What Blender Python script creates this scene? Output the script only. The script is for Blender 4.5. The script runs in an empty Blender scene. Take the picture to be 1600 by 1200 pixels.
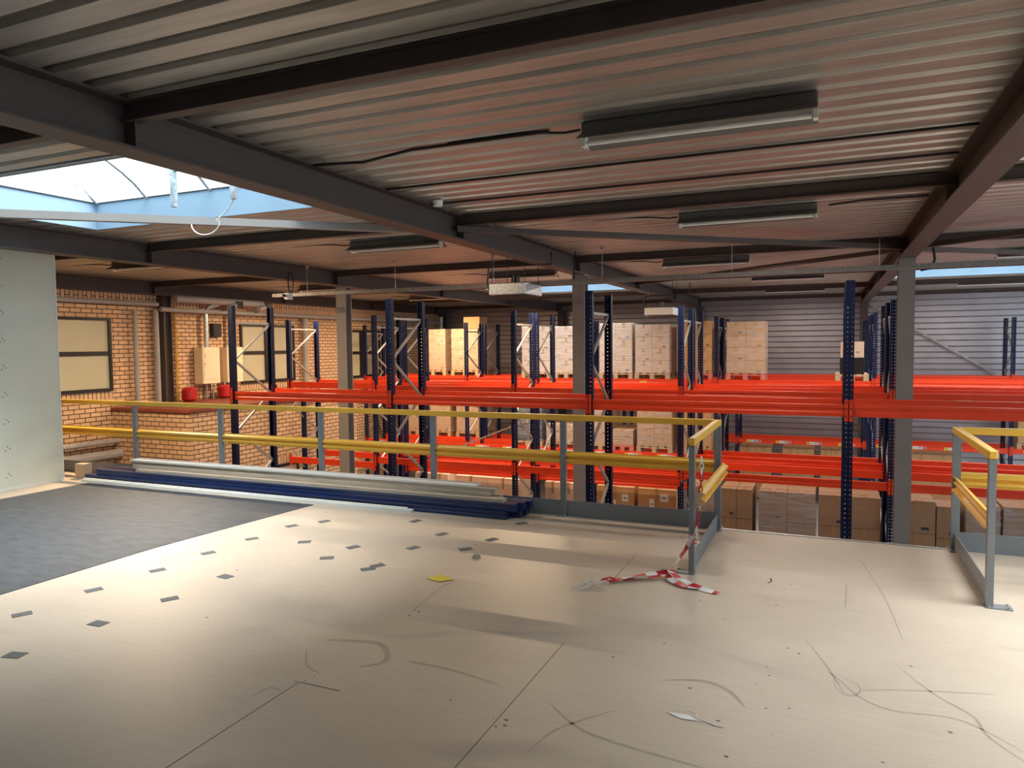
import bpy, bmesh, math, random
from mathutils import Vector, Matrix
random.seed(7)
C = bpy.context.scene.collection
S = bpy.context.scene

# ------------------------------------------------------------------ camera
W, H, FPX = 1600, 1200, 1130.4
YAW, PITCH, ROLL = math.radians(23.514), math.radians(3.108), math.radians(-0.564)
cam = bpy.data.cameras.new('camera'); camo = bpy.data.objects.new('camera', cam); C.objects.link(camo)
fwd = Vector((-math.sin(YAW)*math.cos(PITCH), math.cos(YAW)*math.cos(PITCH), -math.sin(PITCH)))
rgt0 = Vector((math.cos(YAW), math.sin(YAW), 0)); up0 = rgt0.cross(fwd)
rgt = rgt0*math.cos(ROLL)+up0*math.sin(ROLL); up = -rgt0*math.sin(ROLL)+up0*math.cos(ROLL)
M = Matrix((rgt, up, -fwd)).transposed().to_4x4(); M.translation = Vector((0, 0, 1.71))
camo.matrix_world = M
cam.sensor_width = 36; cam.lens = FPX/W*36; cam.clip_start = .05; cam.clip_end = 200
S.camera = camo

# ------------------------------------------------------------------ world, light, exposure
wd = bpy.data.worlds.new('sky'); S.world = wd; wd.use_nodes = True
bg = wd.node_tree.nodes['Background']
bg.inputs[0].default_value = (.56, .78, .92, 1); bg.inputs[1].default_value = 1.45
S.view_settings.view_transform = 'Standard'; S.view_settings.look = 'None'
S.view_settings.exposure = 0.62; S.view_settings.gamma = 1; S.view_settings.use_curve_mapping = False
sun = bpy.data.lights.new('overcast_sun', 'SUN'); sun.energy = 15; sun.angle = math.radians(75); sun.color = (1.0, .985, .96)
so_ = bpy.data.objects.new('overcast_sun', sun); C.objects.link(so_); so_.rotation_euler = (math.radians(-8), math.radians(10), 0)
LAMP_W = 85.0           # watts of one fluorescent batten
def portal(name, loc, rot, sx, sy):
    l = bpy.data.lights.new(name, 'AREA'); l.shape = 'RECTANGLE'; l.size = sx; l.size_y = sy
    l.cycles.is_portal = True
    o = bpy.data.objects.new(name, l); C.objects.link(o); o.location = loc; o.rotation_euler = rot
portal('skylight_portal', (-5.8, 4.62, 3.75), (0, 0, 0), 3.6, 2.2)
portal('skylight_portal', (-5.8, 16.5, 3.75), (0, 0, 0), 3.6, 2.2)
portal('skylight_portal', (3.1, 16.5, 3.75), (0, 0, 0), 3.8, 2.2)
portal('skylight_portal', (3.2, 4.62, 3.75), (0, 0, 0), 3.6, 2.2)
portal('open_side_portal', (9.9, 8, 0.1), (0, math.radians(90), 0), 5.6, 26)  # unseen right side, left open so that sky light comes in

# ------------------------------------------------------------------ materials
MATS = {}
def nodes(name):
    m = bpy.data.materials.new(name); m.use_nodes = True
    nt = m.node_tree; b = nt.nodes['Principled BSDF']
    MATS[name] = m
    return m, nt, b
def mat(name, col, rough=.6, metal=0., var=.0, scale=8., bump=0., bscale=40., spec=.5, stretch=None):
    if name in MATS: return MATS[name]
    m, nt, b = nodes(name); N, L = nt.nodes, nt.links
    b.inputs['Base Color'].default_value = (*col, 1); b.inputs['Roughness'].default_value = rough
    b.inputs['Metallic'].default_value = metal; b.inputs['Specular IOR Level'].default_value = spec
    tc = N.new('ShaderNodeTexCoord'); mp = N.new('ShaderNodeMapping'); L.new(tc.outputs['Object'], mp.inputs[0])
    if stretch: mp.inputs['Scale'].default_value = stretch
    if var:
        n = N.new('ShaderNodeTexNoise'); n.inputs['Scale'].default_value = scale; n.inputs['Detail'].default_value = 6
        L.new(mp.outputs[0], n.inputs[0])
        r = N.new('ShaderNodeValToRGB'); r.color_ramp.elements[0].position = .3; r.color_ramp.elements[1].position = .7
        r.color_ramp.elements[0].color = (*[max(0, c*(1-var)) for c in col], 1)
        r.color_ramp.elements[1].color = (*[min(1, c*(1+var)) for c in col], 1)
        L.new(n.outputs[0], r.inputs[0]); L.new(r.outputs[0], b.inputs['Base Color'])
    if bump:
        n2 = N.new('ShaderNodeTexNoise'); n2.inputs['Scale'].default_value = bscale; L.new(mp.outputs[0], n2.inputs[0])
        bp = N.new('ShaderNodeBump'); bp.inputs['Strength'].default_value = bump; bp.inputs['Distance'].default_value = .01
        L.new(n2.outputs[0], bp.inputs['Height']); L.new(bp.outputs[0], b.inputs['Normal'])
    return m
def brick_mat(name, ax, colA, colB, mortar, bw=.215, bh=.085):
    m, nt, b = nodes(name); N, L = nt.nodes, nt.links
    tc = N.new('ShaderNodeTexCoord'); sp = N.new('ShaderNodeSeparateXYZ'); cb = N.new('ShaderNodeCombineXYZ')
    L.new(tc.outputs['Object'], sp.inputs[0])
    for i, a in enumerate(ax): L.new(sp.outputs['XYZ'.index(a)], cb.inputs[i])
    br = N.new('ShaderNodeTexBrick'); L.new(cb.outputs[0], br.inputs[0])
    br.inputs['Scale'].default_value = 1; br.inputs['Brick Width'].default_value = bw; br.inputs['Row Height'].default_value = bh
    br.inputs['Mortar Size'].default_value = .008; br.inputs['Mortar Smooth'].default_value = .1; br.inputs['Bias'].default_value = 0
    br.inputs['Color1'].default_value = (*colA, 1); br.inputs['Color2'].default_value = (*colB, 1); br.inputs['Mortar'].default_value = (*mortar, 1)
    n = N.new('ShaderNodeTexNoise'); n.inputs['Scale'].default_value = 60; L.new(tc.outputs['Object'], n.inputs[0])
    mx = N.new('ShaderNodeMixRGB'); mx.blend_type = 'MULTIPLY'; mx.inputs[0].default_value = .22
    L.new(br.outputs[0], mx.inputs[1]); L.new(n.outputs[0], mx.inputs[2]); L.new(mx.outputs[0], b.inputs['Base Color'])
    b.inputs['Roughness'].default_value = .85
    bp = N.new('ShaderNodeBump'); bp.inputs['Strength'].default_value = .5; bp.inputs['Distance'].default_value = .01; bp.invert = True
    L.new(br.outputs['Fac'], bp.inputs['Height']); L.new(bp.outputs[0], b.inputs['Normal'])
    return m
BA, BB, BM = (.80, .52, .32), (.70, .43, .25), (.075, .032, .018)
brickX = brick_mat('brick_side', 'YZ', BA, BB, BM)
brickY = brick_mat('brick_front', 'XZ', BA, BB, BM)
M_bsoff = None
brickS = brick_mat('brick_soldier', 'ZY', BA, BB, BM, bw=.6, bh=.085)

def floor_mat():
    m, nt, b = nodes('plywood_floor'); N, L = nt.nodes, nt.links
    tc = N.new('ShaderNodeTexCoord')
    n = N.new('ShaderNodeTexNoise'); n.inputs['Scale'].default_value = 1.1; n.inputs['Detail'].default_value = 8; n.inputs['Roughness'].default_value = .65
    L.new(tc.outputs['Object'], n.inputs[0])
    r = N.new('ShaderNodeValToRGB'); r.color_ramp.elements[0].position = .3; r.color_ramp.elements[1].position = .75
    r.color_ramp.elements[0].color = (.53, .435, .345, 1); r.color_ramp.elements[1].color = (.63, .525, .42, 1)
    L.new(n.outputs[0], r.inputs[0])
    # long grain of the board
    mp = N.new('ShaderNodeMapping'); mp.inputs['Scale'].default_value = (1.2, 22, 1); L.new(tc.outputs['Object'], mp.inputs[0])
    g = N.new('ShaderNodeTexNoise'); g.inputs['Scale'].default_value = 3; g.inputs['Detail'].default_value = 5; L.new(mp.outputs[0], g.inputs[0])
    gr = N.new('ShaderNodeMapRange'); gr.inputs[1].default_value = .3; gr.inputs[2].default_value = .7; gr.inputs[3].default_value = .94; gr.inputs[4].default_value = 1.03
    L.new(g.outputs[0], gr.inputs[0])
    m1 = N.new('ShaderNodeMixRGB'); m1.blend_type = 'MULTIPLY'; m1.inputs[0].default_value = 1
    L.new(r.outputs[0], m1.inputs[1]); L.new(gr.outputs[0], m1.inputs[2])
    # scuffs: arcs of dark rubber
    v = N.new('ShaderNodeTexWave'); v.wave_type = 'RINGS'; v.inputs['Scale'].default_value = .23; v.inputs['Distortion'].default_value = 14; v.inputs['Detail'].default_value = 3; v.inputs['Detail Scale'].default_value = .6
    L.new(tc.outputs['Object'], v.inputs[0])
    vr = N.new('ShaderNodeMapRange'); vr.inputs[1].default_value = .975; vr.inputs[2].default_value = 1; vr.inputs[3].default_value = 0; vr.inputs[4].default_value = 1
    L.new(v.outputs[0], vr.inputs[0])
    n3 = N.new('ShaderNodeTexNoise'); n3.inputs['Scale'].default_value = .9; L.new(tc.outputs['Object'], n3.inputs[0])
    r3 = N.new('ShaderNodeMapRange'); r3.inputs[1].default_value = .5; r3.inputs[2].default_value = .68; r3.inputs[3].default_value = 0; r3.inputs[4].default_value = .42
    L.new(n3.outputs[0], r3.inputs[0])
    mm = N.new('ShaderNodeMath'); mm.operation = 'MULTIPLY'; L.new(vr.outputs[0], mm.inputs[0]); L.new(r3.outputs[0], mm.inputs[1])
    m2 = N.new('ShaderNodeMixRGB'); m2.inputs[2].default_value = (.22, .19, .17, 1); L.new(mm.outputs[0], m2.inputs[0]); L.new(m1.outputs[0], m2.inputs[1])
    # specks
    vo = N.new('ShaderNodeTexVoronoi'); vo.inputs['Scale'].default_value = 2.6; L.new(tc.outputs['Object'], vo.inputs[0])
    vq = N.new('ShaderNodeMapRange'); vq.inputs[1].default_value = .022; vq.inputs[2].default_value = .034; vq.inputs[3].default_value = .8; vq.inputs[4].default_value = 0
    L.new(vo.outputs['Distance'], vq.inputs[0])
    m3 = N.new('ShaderNodeMixRGB'); m3.inputs[2].default_value = (.10, .085, .075, 1); L.new(vq.outputs[0], m3.inputs[0]); L.new(m2.outputs[0], m3.inputs[1])
    L.new(m3.outputs[0], b.inputs['Base Color'])
    b.inputs['Roughness'].default_value = .42; b.inputs['Specular IOR Level'].default_value = .4
    rr = N.new('ShaderNodeMapRange'); rr.inputs[3].default_value = .36; rr.inputs[4].default_value = .55; L.new(n.outputs[0], rr.inputs[0]); L.new(rr.outputs[0], b.inputs['Roughness'])
    return m
M_floor = floor_mat()
M_mat = mat('rubber_mat', (.048, .057, .070), .55, var=.35, scale=5, bump=.3, bscale=60, stretch=(1, 3, 1))
M_deck = mat('galvanised_deck', (.50, .48, .45), .42, .8, var=.16, scale=3, stretch=(.5, 6, 6))
M_siding = mat('metal_siding', (.46, .43, .46), .40, .75, var=.08, scale=2)
M_brown = mat('brown_steel_paint', (.078, .056, .048), .55, var=.08, scale=4)
M_grey = mat('grey_steel_paint', (.27, .245, .23), .5, var=.05, scale=3)
M_rail = mat('grey_rail_paint', (.22, .237, .255), .42, var=.05)
M_yel = mat('yellow_paint', (.90, .52, .07), .38, var=.06, scale=3)
M_red = mat('red_beam_paint', (.83, .052, .010), .42, var=.08, scale=2)
M_galv = mat('galvanised', (.50, .52, .54), .4, .7, var=.3, scale=30)
M_brace = mat('galvanised_brace', (.42, .40, .38), .45, .6, var=.1)
M_blue = mat('blue_beam_paint', (.012, .03, .115), .32, var=.1)
M_card = mat('cardboard', (.50, .29, .135), .75, var=.10, scale=3, bump=.1, bscale=9)
M_card2 = mat('cardboard_pale', (.66, .47, .33), .75, var=.08, scale=3, bump=.1, bscale=9)
M_card3 = mat('cardboard_dark', (.36, .20, .11), .72, var=.12, scale=3, bump=.1, bscale=9)
M_tape = mat('parcel_tape', (.40, .22, .09), .3)
M_wood = mat('pallet_wood', (.50, .34, .20), .8, var=.25, scale=12, stretch=(1, 8, 8))
M_redwood = mat('red_pallet_paint', (.60, .16, .12), .7, var=.2, scale=8)
M_white = mat('white_paint', (.78, .80, .78), .5, var=.03)
M_black = mat('black_plastic', (.012, .012, .014), .35)
M_dark = mat('dark_frame', (.016, .014, .014), .4)
M_cable = mat('black_cable', (.01, .01, .01), .5)
M_conc = mat('concrete', (.30, .29, .28), .6, var=.15, scale=2)
M_part = mat('partition_board', (.68, .70, .60), .55, var=.03, scale=2)
M_blind = mat('window_blind', (.50, .46, .33), .35, var=.06, scale=1.5)
M_boiler = mat('boiler_enamel', (.78, .66, .46), .35)
M_vessel = mat('red_vessel', (.42, .015, .012), .3)
M_cop = mat('red_tile', (.22, .05, .03), .5, var=.2)
M_seam = mat('seam_dark', (.13, .10, .08), .8)
M_pad = mat('grey_pad', (.13, .13, .13), .8, var=.2, scale=60)
M_yp = mat('yellow_paper', (.85, .66, .03), .6)
M_plank = mat('weathered_plank', (.52, .44, .35), .75, var=.22, scale=3, stretch=(14, .6, 14))
M_curb = mat('curb_panel', (.25, .35, .45), .5)
M_gypipe = mat('yellow_pipe', (.62, .34, .04), .5)
M_pipe = mat('grey_pipe', (.34, .32, .31), .5, var=.1)
M_orange = mat('orange_label', (.80, .42, .05), .5)
M_pink = mat('pink_label', (.80, .30, .30), .5)
M_ink = mat('ink', (.03, .03, .05), .6)
M_twh = mat('tape_white', (.80, .80, .80), .3)
M_trd = mat('tape_red', (.58, .01, .02), .3)
M_tube = mat('lamp_tube_glass', (.85, .84, .80), .25)
M_lampbody = mat('lamp_housing', (.15, .14, .13), .5)
M_tray = mat('dull_zinc', (.26, .25, .24), .5, .5, var=.2, scale=30)
def upright_mat():
    m, nt, b = nodes('perforated_upright'); N, L = nt.nodes, nt.links
    b.inputs['Base Color'].default_value = (.004, .010, .045, 1); b.inputs['Roughness'].default_value = .5; b.inputs['Specular IOR Level'].default_value = .25
    tc = N.new('ShaderNodeTexCoord'); sp = N.new('ShaderNodeSeparateXYZ'); L.new(tc.outputs['Object'], sp.inputs[0])
    def mth(op, a, bb):
        n = N.new('ShaderNodeMath'); n.operation = op
        for i, x in enumerate((a, bb)):
            if isinstance(x, (int, float)): n.inputs[i].default_value = x
            else: L.new(x, n.inputs[i])
        return n.outputs[0]
    ax = mth('ABSOLUTE', sp.outputs[0], 0); dx = mth('ABSOLUTE', mth('SUBTRACT', ax, .021), 0)
    cx = mth('LESS_THAN', dx, .0065)
    fz = mth('FRACT', mth('DIVIDE', sp.outputs[2], .05), 0); cz = mth('LESS_THAN', fz, .30)
    geo = N.new('ShaderNodeNewGeometry'); tr = N.new('ShaderNodeVectorTransform'); tr.vector_type = 'NORMAL'; tr.convert_from = 'WORLD'; tr.convert_to = 'OBJECT'
    L.new(geo.outputs['Normal'], tr.inputs[0]); s2 = N.new('ShaderNodeSeparateXYZ'); L.new(tr.outputs[0], s2.inputs[0])
    fy = mth('GREATER_THAN', mth('ABSOLUTE', s2.outputs[1], 0), .8)
    k = mth('MULTIPLY', mth('MULTIPLY', cx, cz), fy)
    t = N.new('ShaderNodeBsdfTransparent'); mx = N.new('ShaderNodeMixShader')
    L.new(k, mx.inputs[0]); L.new(b.outputs[0], mx.inputs[1]); L.new(t.outputs[0], mx.inputs[2])
    L.new(mx.outputs[0], N['Material Output'].inputs[0])
    return m
M_up = upright_mat()
def film_mat():
    m, nt, b = nodes('stretch_film'); N, L = nt.nodes, nt.links
    tc = N.new('ShaderNodeTexCoord'); mp = N.new('ShaderNodeMapping'); mp.inputs['Scale'].default_value = (1, 1, 7); mp.inputs['Rotation'].default_value = (.3, .25, 0)
    L.new(tc.outputs['Object'], mp.inputs[0])
    n = N.new('ShaderNodeTexNoise'); n.inputs['Scale'].default_value = 3.2; n.inputs['Detail'].default_value = 7; n.inputs['Distortion'].default_value = .6; L.new(mp.outputs[0], n.inputs[0])
    bp = N.new('ShaderNodeBump'); bp.inputs['Strength'].default_value = .7; bp.inputs['Distance'].default_value = .02; L.new(n.outputs[0], bp.inputs['Height'])
    b.inputs['Base Color'].default_value = (.85, .84, .86, 1); b.inputs['Roughness'].default_value = .22; L.new(bp.outputs[0], b.inputs['Normal'])
    r = N.new('ShaderNodeMapRange'); r.inputs[1].default_value = .42; r.inputs[2].default_value = .72; r.inputs[3].default_value = .10; r.inputs[4].default_value = .40; L.new(n.outputs[0], r.inputs[0])
    t = N.new('ShaderNodeBsdfTransparent'); mx = N.new('ShaderNodeMixShader')
    L.new(r.outputs[0], mx.inputs[0]); L.new(t.outputs[0], mx.inputs[1]); L.new(b.outputs[0], mx.inputs[2]); L.new(mx.outputs[0], N['Material Output'].inputs[0])
    return m
M_film = film_mat()
def glaze_mat():
    m, nt, b = nodes('skylight_glazing'); N, L = nt.nodes, nt.links
    t = N.new('ShaderNodeBsdfTransparent'); t.inputs[0].default_value = (.93, .98, 1, 1)
    d = N.new('ShaderNodeBsdfTranslucent'); d.inputs[0].default_value = (.85, .96, 1, 1)
    mx = N.new('ShaderNodeMixShader'); mx.inputs[0].default_value = .10
    L.new(t.outputs[0], mx.inputs[1]); L.new(d.outputs[0], mx.inputs[2]); L.new(mx.outputs[0], N['Material Output'].inputs[0])
    return m
M_glaze = glaze_mat()

# ------------------------------------------------------------------ mesh helpers
class MB:
    def __init__(s): s.v, s.f, s.m, s.mats = [], [], [], []
    def mi(s, m):
        if m not in s.mats: s.mats.append(m)
        return s.mats.index(m)
    def poly(s, pts, m, flip=False):
        i = len(s.v); s.v += [tuple(p) for p in pts]; r = list(range(i, i+len(pts)))
        s.f.append(r[::-1] if flip else r); s.m.append(s.mi(m)); return s
    def box(s, a, b, m, T=None):
        (x0, y0, z0), (x1, y1, z1) = a, b
        P = [(x0,y0,z0),(x1,y0,z0),(x1,y1,z0),(x0,y1,z0),(x0,y0,z1),(x1,y0,z1),(x1,y1,z1),(x0,y1,z1)]
        if T: P = [tuple(T @ Vector(p)) for p in P]
        i = len(s.v); s.v += P; k = s.mi(m)
        for f in ((0,3,2,1),(4,5,6,7),(0,1,5,4),(1,2,6,5),(2,3,7,6),(3,0,4,7)):
            s.f.append([i+j for j in f]); s.m.append(k)
        return s
    def bar(s, p, q, w, h, m, upv=(0, 0, 1)):
        p, q = Vector(p), Vector(q); d = (q-p); L = d.length; d.normalize(); u = Vector(upv)
        if abs(d.dot(u)) > .98: u = Vector((0, 1, 0))
        r = d.cross(u).normalized(); u = r.cross(d)
        T = Matrix((r, d, u)).transposed().to_4x4(); T.translation = p
        return s.box((-w/2, 0, -h/2), (w/2, L, h/2), m, T)
    def extrude(s, prof, axis, a, b, m, closed=True, caps=True):
        # prof: list of (u,v); axis 'X': (y,z)  'Y': (x,z)  'Z': (x,y)
        def pt(u, v, t): return {'X': (t, u, v), 'Y': (u, t, v), 'Z': (u, v, t)}[axis]
        i = len(s.v); n = len(prof); k = s.mi(m)
        s.v += [pt(u, v, a) for u, v in prof]+[pt(u, v, b) for u, v in prof]
        for j in range(n if closed else n-1):
            j2 = (j+1) % n; s.f.append([i+j, i+j2, i+n+j2, i+n+j]); s.m.append(k)
        if caps and closed:
            s.f.append([i+j for j in range(n)][::-1]); s.m.append(k); s.f.append([i+n+j for j in range(n)]); s.m.append(k)
        return s
    def tube(s, pts, r, m, n=8, caps=True):
        pts = [Vector(p) for p in pts]; k = s.mi(m); base = len(s.v); N = len(pts); ref = None
        for a, p in enumerate(pts):
            d = (pts[min(a+1, N-1)]-pts[max(a-1, 0)]).normalized()
            if ref is None: ref = d.orthogonal().normalized()
            ref = (ref-d*ref.dot(d)).normalized(); bb = d.cross(ref)
            rr = r[a] if isinstance(r, (list, tuple)) else r
            for j in range(n):
                t = 2*math.pi*j/n; s.v.append(tuple(p+(ref*math.cos(t)+bb*math.sin(t))*rr))
        for a in range(N-1):
            for j in range(n):
                j2 = (j+1) % n; s.f.append([base+a*n+j, base+a*n+j2, base+(a+1)*n+j2, base+(a+1)*n+j]); s.m.append(k)
        if caps:
            s.f.append([base+j for j in range(n)][::-1]); s.m.append(k); s.f.append([base+(N-1)*n+j for j in range(n)]); s.m.append(k)
        return s
    def mesh(s, name, bevel=0, smooth=False):
        me = bpy.data.meshes.new(name); me.from_pydata(s.v, [], s.f)
        for m in s.mats: me.materials.append(m)
        me.polygons.foreach_set('material_index', s.m); me.update()
        bm = bmesh.new(); bm.from_mesh(me); bmesh.ops.recalc_face_normals(bm, faces=bm.faces)
        if bevel: bmesh.ops.bevel(bm, geom=bm.edges[:], offset=bevel, segments=1, affect='EDGES', clamp_overlap=True)
        bm.to_mesh(me); bm.free()
        if smooth: me.polygons.foreach_set('use_smooth', [True]*len(me.polygons))
        return me
    def obj(s, name, parent=None, loc=(0, 0, 0), bevel=0, smooth=False):
        o = bpy.data.objects.new(name, s.mesh(name, bevel, smooth)); C.objects.link(o); o.location = loc
        if parent: o.parent = parent
        return o
def tag(o, label, cat, group=None, kind=None):
    o['label'] = label; o['category'] = cat
    if group: o['group'] = group
    if kind: o['kind'] = kind
    return o
def empty(name, loc, label, cat, group=None, rz=0):
    o = bpy.data.objects.new(name, None); C.objects.link(o); o.location = loc; o.rotation_euler = (0, 0, rz); o.empty_display_size = .1
    return tag(o, label, cat, group)
def struct(o, label=None, cat=None):
    o['kind'] = 'structure'
    if label: o['label'] = label; o['category'] = cat
    return o
def inst(me, name, parent, loc=(0, 0, 0), rot=(0, 0, 0)):
    o = bpy.data.objects.new(name, me); C.objects.link(o); o.parent = parent; o.location = loc; o.rotation_euler = rot
    return o
def copy_tree(o, parent=None):
    c = o.copy(); C.objects.link(c); c.parent = parent
    for ch in o.children: copy_tree(ch, c)
    return c
def ibeam(mb, axis, c, z0, z1, a, b, w, m, tf=.014, tw=.010):
    h = w/2; t = tw/2
    pr = [(c-h, z0), (c+h, z0), (c+h, z0+tf), (c+t, z0+tf), (c+t, z1-tf), (c+h, z1-tf), (c+h, z1), (c-h, z1), (c-h, z1-tf), (c-t, z1-tf), (c-t, z0+tf), (c-h, z0+tf)]
    return mb.extrude(pr, axis, a, b, m)

GZ = -2.75                       # warehouse floor
DZ = 3.05                        # underside of roof deck
XG = [-12.56, -8.06, -3.56, .95, 5.45]
YB = 22.9                        # back wall
XL, XR = -12.65, 10.0
PUR = [-1.0, 2.87, 6.76, 10.62, 14.48, 18.34, 22.2]
SKY = [(-7.5, -4.1, 3.60, 5.65), (-7.5, -4.1, 15.45, 17.55), (1.15, 4.95, 15.45, 17.55), (1.5, 4.95, 3.60, 5.65)]

# ------------------------------------------------------------------ floors
f = MB().box((XL-.3, -6, GZ-.2), (XR+8, YB+.3, GZ), M_conc).obj('floor'); struct(f, 'grey concrete warehouse floor below the racks', 'floor')
mz = MB().box((-12.6, -4, -.04), (8, 6.79, 0), M_floor).obj('floor'); struct(mz, 'beige plywood mezzanine floor in the foreground', 'floor')
sm = MB()
for x, y0, y1 in ((-2.45, .5, 2.87), (-1.36, .4, 3.83), (-1.40, 4.9, 5.7)):
    sm.box((x-.0014, y0, 0), (x+.0014, y1, .0012), M_seam)
for y, x0, x1 in ((2.87, -2.45, -2.2),):
    sm.box((x0, y-.002, 0), (x1, y+.002, .0012), M_seam)
sm.obj('board_seam', mz)
MB().box((-9.1, 6.79, -.30), (8, 6.83, -.001), M_rail).obj('edge_channel', mz)
MB().box((-9.1, 6.765, 0), (8, 6.79, .006), M_galv).obj('edge_strip', mz)
M_scuff_shadow = mat('scuff_shadow', (.40, .325, .26), .5, var=.12, scale=9)
SC = [([(-2.67,3.35),(-2.53,3.4),(-2.35,3.43),(-2.23,3.34),(-2.18,3.23),(-2.27,3.13)],.02),([(-2.69,3.22),(-2.54,3.04),(-2.42,2.99)],.008),([(-.73,3.6),(-.55,3.66),(-.42,3.6),(-.33,3.46)],.014),
 ([(.02,4.02),(.08,3.93),(.17,3.77),(.31,3.69),(.57,3.71),(.77,3.52)],.006),([(.16,3.84),(.33,3.92),(.56,3.99),(.77,4.05)],.006),([(.36,4.22),(.5,3.94),(.63,3.77),(.66,3.6),(.76,3.43)],.008),
 ([(-.09,4.4),(.02,4.08),(.1,3.78)],.006),([(-2.06,3.29),(-1.82,3.29),(-1.49,3.23)],.010),([(-2.43,3.94),(-2.48,4.45),(-2.43,4.63)],.008),([(-1.13,2.7),(-1.08,2.94),(-.89,3.2)],.008),([(-1.19,3.15),(-1.01,3.0),(-.82,2.94),(-.43,2.89)],.010),  # last two strokes: diagonal shadow lines painted onto the boards as darker colour
 ([(.25,6.29),(.37,5.38),(.42,4.6)],.005),([(.15,5.55),(.13,5.03)],.006),([(-2.57,2.65),(-2.55,2.76),(-2.47,2.76)],.006),([(.05,4.0),(.15,3.93),(.17,3.84),(.13,3.77),(.07,3.81),(.05,3.96)],.004)]
def smooth_path(P_, n=8):
    P_ = [Vector(p) for p in P_]; out = []
    for i in range(len(P_)-1):
        p0, p1, p2, p3 = P_[max(i-1, 0)], P_[i], P_[i+1], P_[min(i+2, len(P_)-1)]
        for k in range(n):
            t = k/n; out.append(.5*((2*p1)+(p2-p0)*t+(2*p0-5*p1+4*p2-p3)*t*t+(3*p1-p0-3*p2+p3)*t**3))
    return out+[P_[-1]]
rs = random.Random(3)
for pts_, w_ in SC:
    q = smooth_path(pts_); o = MB(); N_ = len(q)
    for i in range(N_-1):
        d = (q[i+1]-q[i]).normalized(); n_ = Vector((-d.y, d.x)); wa = 1.8*w_*math.sin(math.pi*(i+.3)/N_)**.5; wb_ = 1.8*w_*math.sin(math.pi*min(i+1.3, N_-.01)/N_)**.5
        o.poly([(*(q[i]-n_*wa/2), .0006), (*(q[i]+n_*wa/2), .0006), (*(q[i+1]+n_*wb_/2), .0006), (*(q[i+1]-n_*wb_/2), .0006)], M_scuff_shadow)
    o.obj('scuff_shadow_mark', mz)
for (x, y) in [(-.24,3.49),(-.14,3.53),(-.08,3.52),(-.43,3.29),(-.3,3.72),(-.25,3.85),(-.27,3.95),(-.2,3.26),(-.28,4.92),(-.21,5.39),(-.97,4.04),(-.83,4.05),(.06,4.71),(-.56,4.55),(-1.05,3.76),(-.36,3.01),(-.18,4.24),(-.12,4.19),(-2.05,4.81),(-.79,5.09),(.23,3.21),(-2.43,2.89),(-2.42,2.95),(-2.47,2.87),(-2.43,3.96),(-2.41,3.87),(-2.39,3.95),(-1.38,2.92),(-1.32,2.93),(-1.34,2.86)]:
    a_ = rs.uniform(0, 3); ra = rs.uniform(.003, .008); o = MB()
    o.poly([(x+ra*math.cos(a_+t*.785)*(1.5 if t % 4 < 2 else 1), y+ra*math.sin(a_+t*.785), .0006) for t in range(8)], M_seam); o.obj('spot', mz)
jo = MB()
for x in [-8+i*1.5 for i in range(11)]: ibeam(jo, 'Y', x, -.28, -.04, -4, 6.79, .1, M_grey)
jo.obj('floor_joist', mz)

# ------------------------------------------------------------------ roof deck (trapezoidal ribs along X, one pitch every 0.207 m)
dk = MB(); pitch = .207; y = -4.0; prof = [(0, 0), (.128, 0), (.131, .005), (.137, .005), (.142, .048), (.184, .048), (.187, .020), (.200, .003), (.203, 0), (.207, 0)]
ys = []
while y < YB: ys.append(y); y += pitch
ys = [yy for yy in ys]
edges = [XL, *sorted({s[0] for s in SKY} | {s[1] for s in SKY}), XR]
for yy in ys:
    for xa, xb in zip(edges[:-1], edges[1:]):
        if any(xa >= s[0]-.01 and xb <= s[1]+.01 and yy+pitch > s[2]+.08 and yy < s[3]-.08 for s in SKY): continue
        dk.extrude([(yy+u, DZ+v) for u, v in prof], 'X', xa, xb, M_deck, closed=False)
deck = dk.obj('ceiling'); struct(deck, 'ribbed galvanised steel roof deck', 'ceiling')
rf = MB()
for xa, xb in zip(edges[:-1], edges[1:]):
    cuts = [s for s in SKY if xa >= s[0]-.01 and xb <= s[1]+.01]
    yy = -4.0
    for s in sorted(cuts, key=lambda t: t[2]):
        rf.box((xa, yy, DZ+.06), (xb, s[2]-.02, DZ+.2), M_conc); yy = s[3]+.02
    e0 = 0 if cuts else .045; ea, eb = (xa+(e0 if xa > XL else 0)), (xb-(e0 if xb < XR else 0))
    rf.box((ea, yy, DZ+.06), (eb, YB+.2, DZ+.2), M_conc)
rf.obj('roof_insulation', deck)

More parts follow.
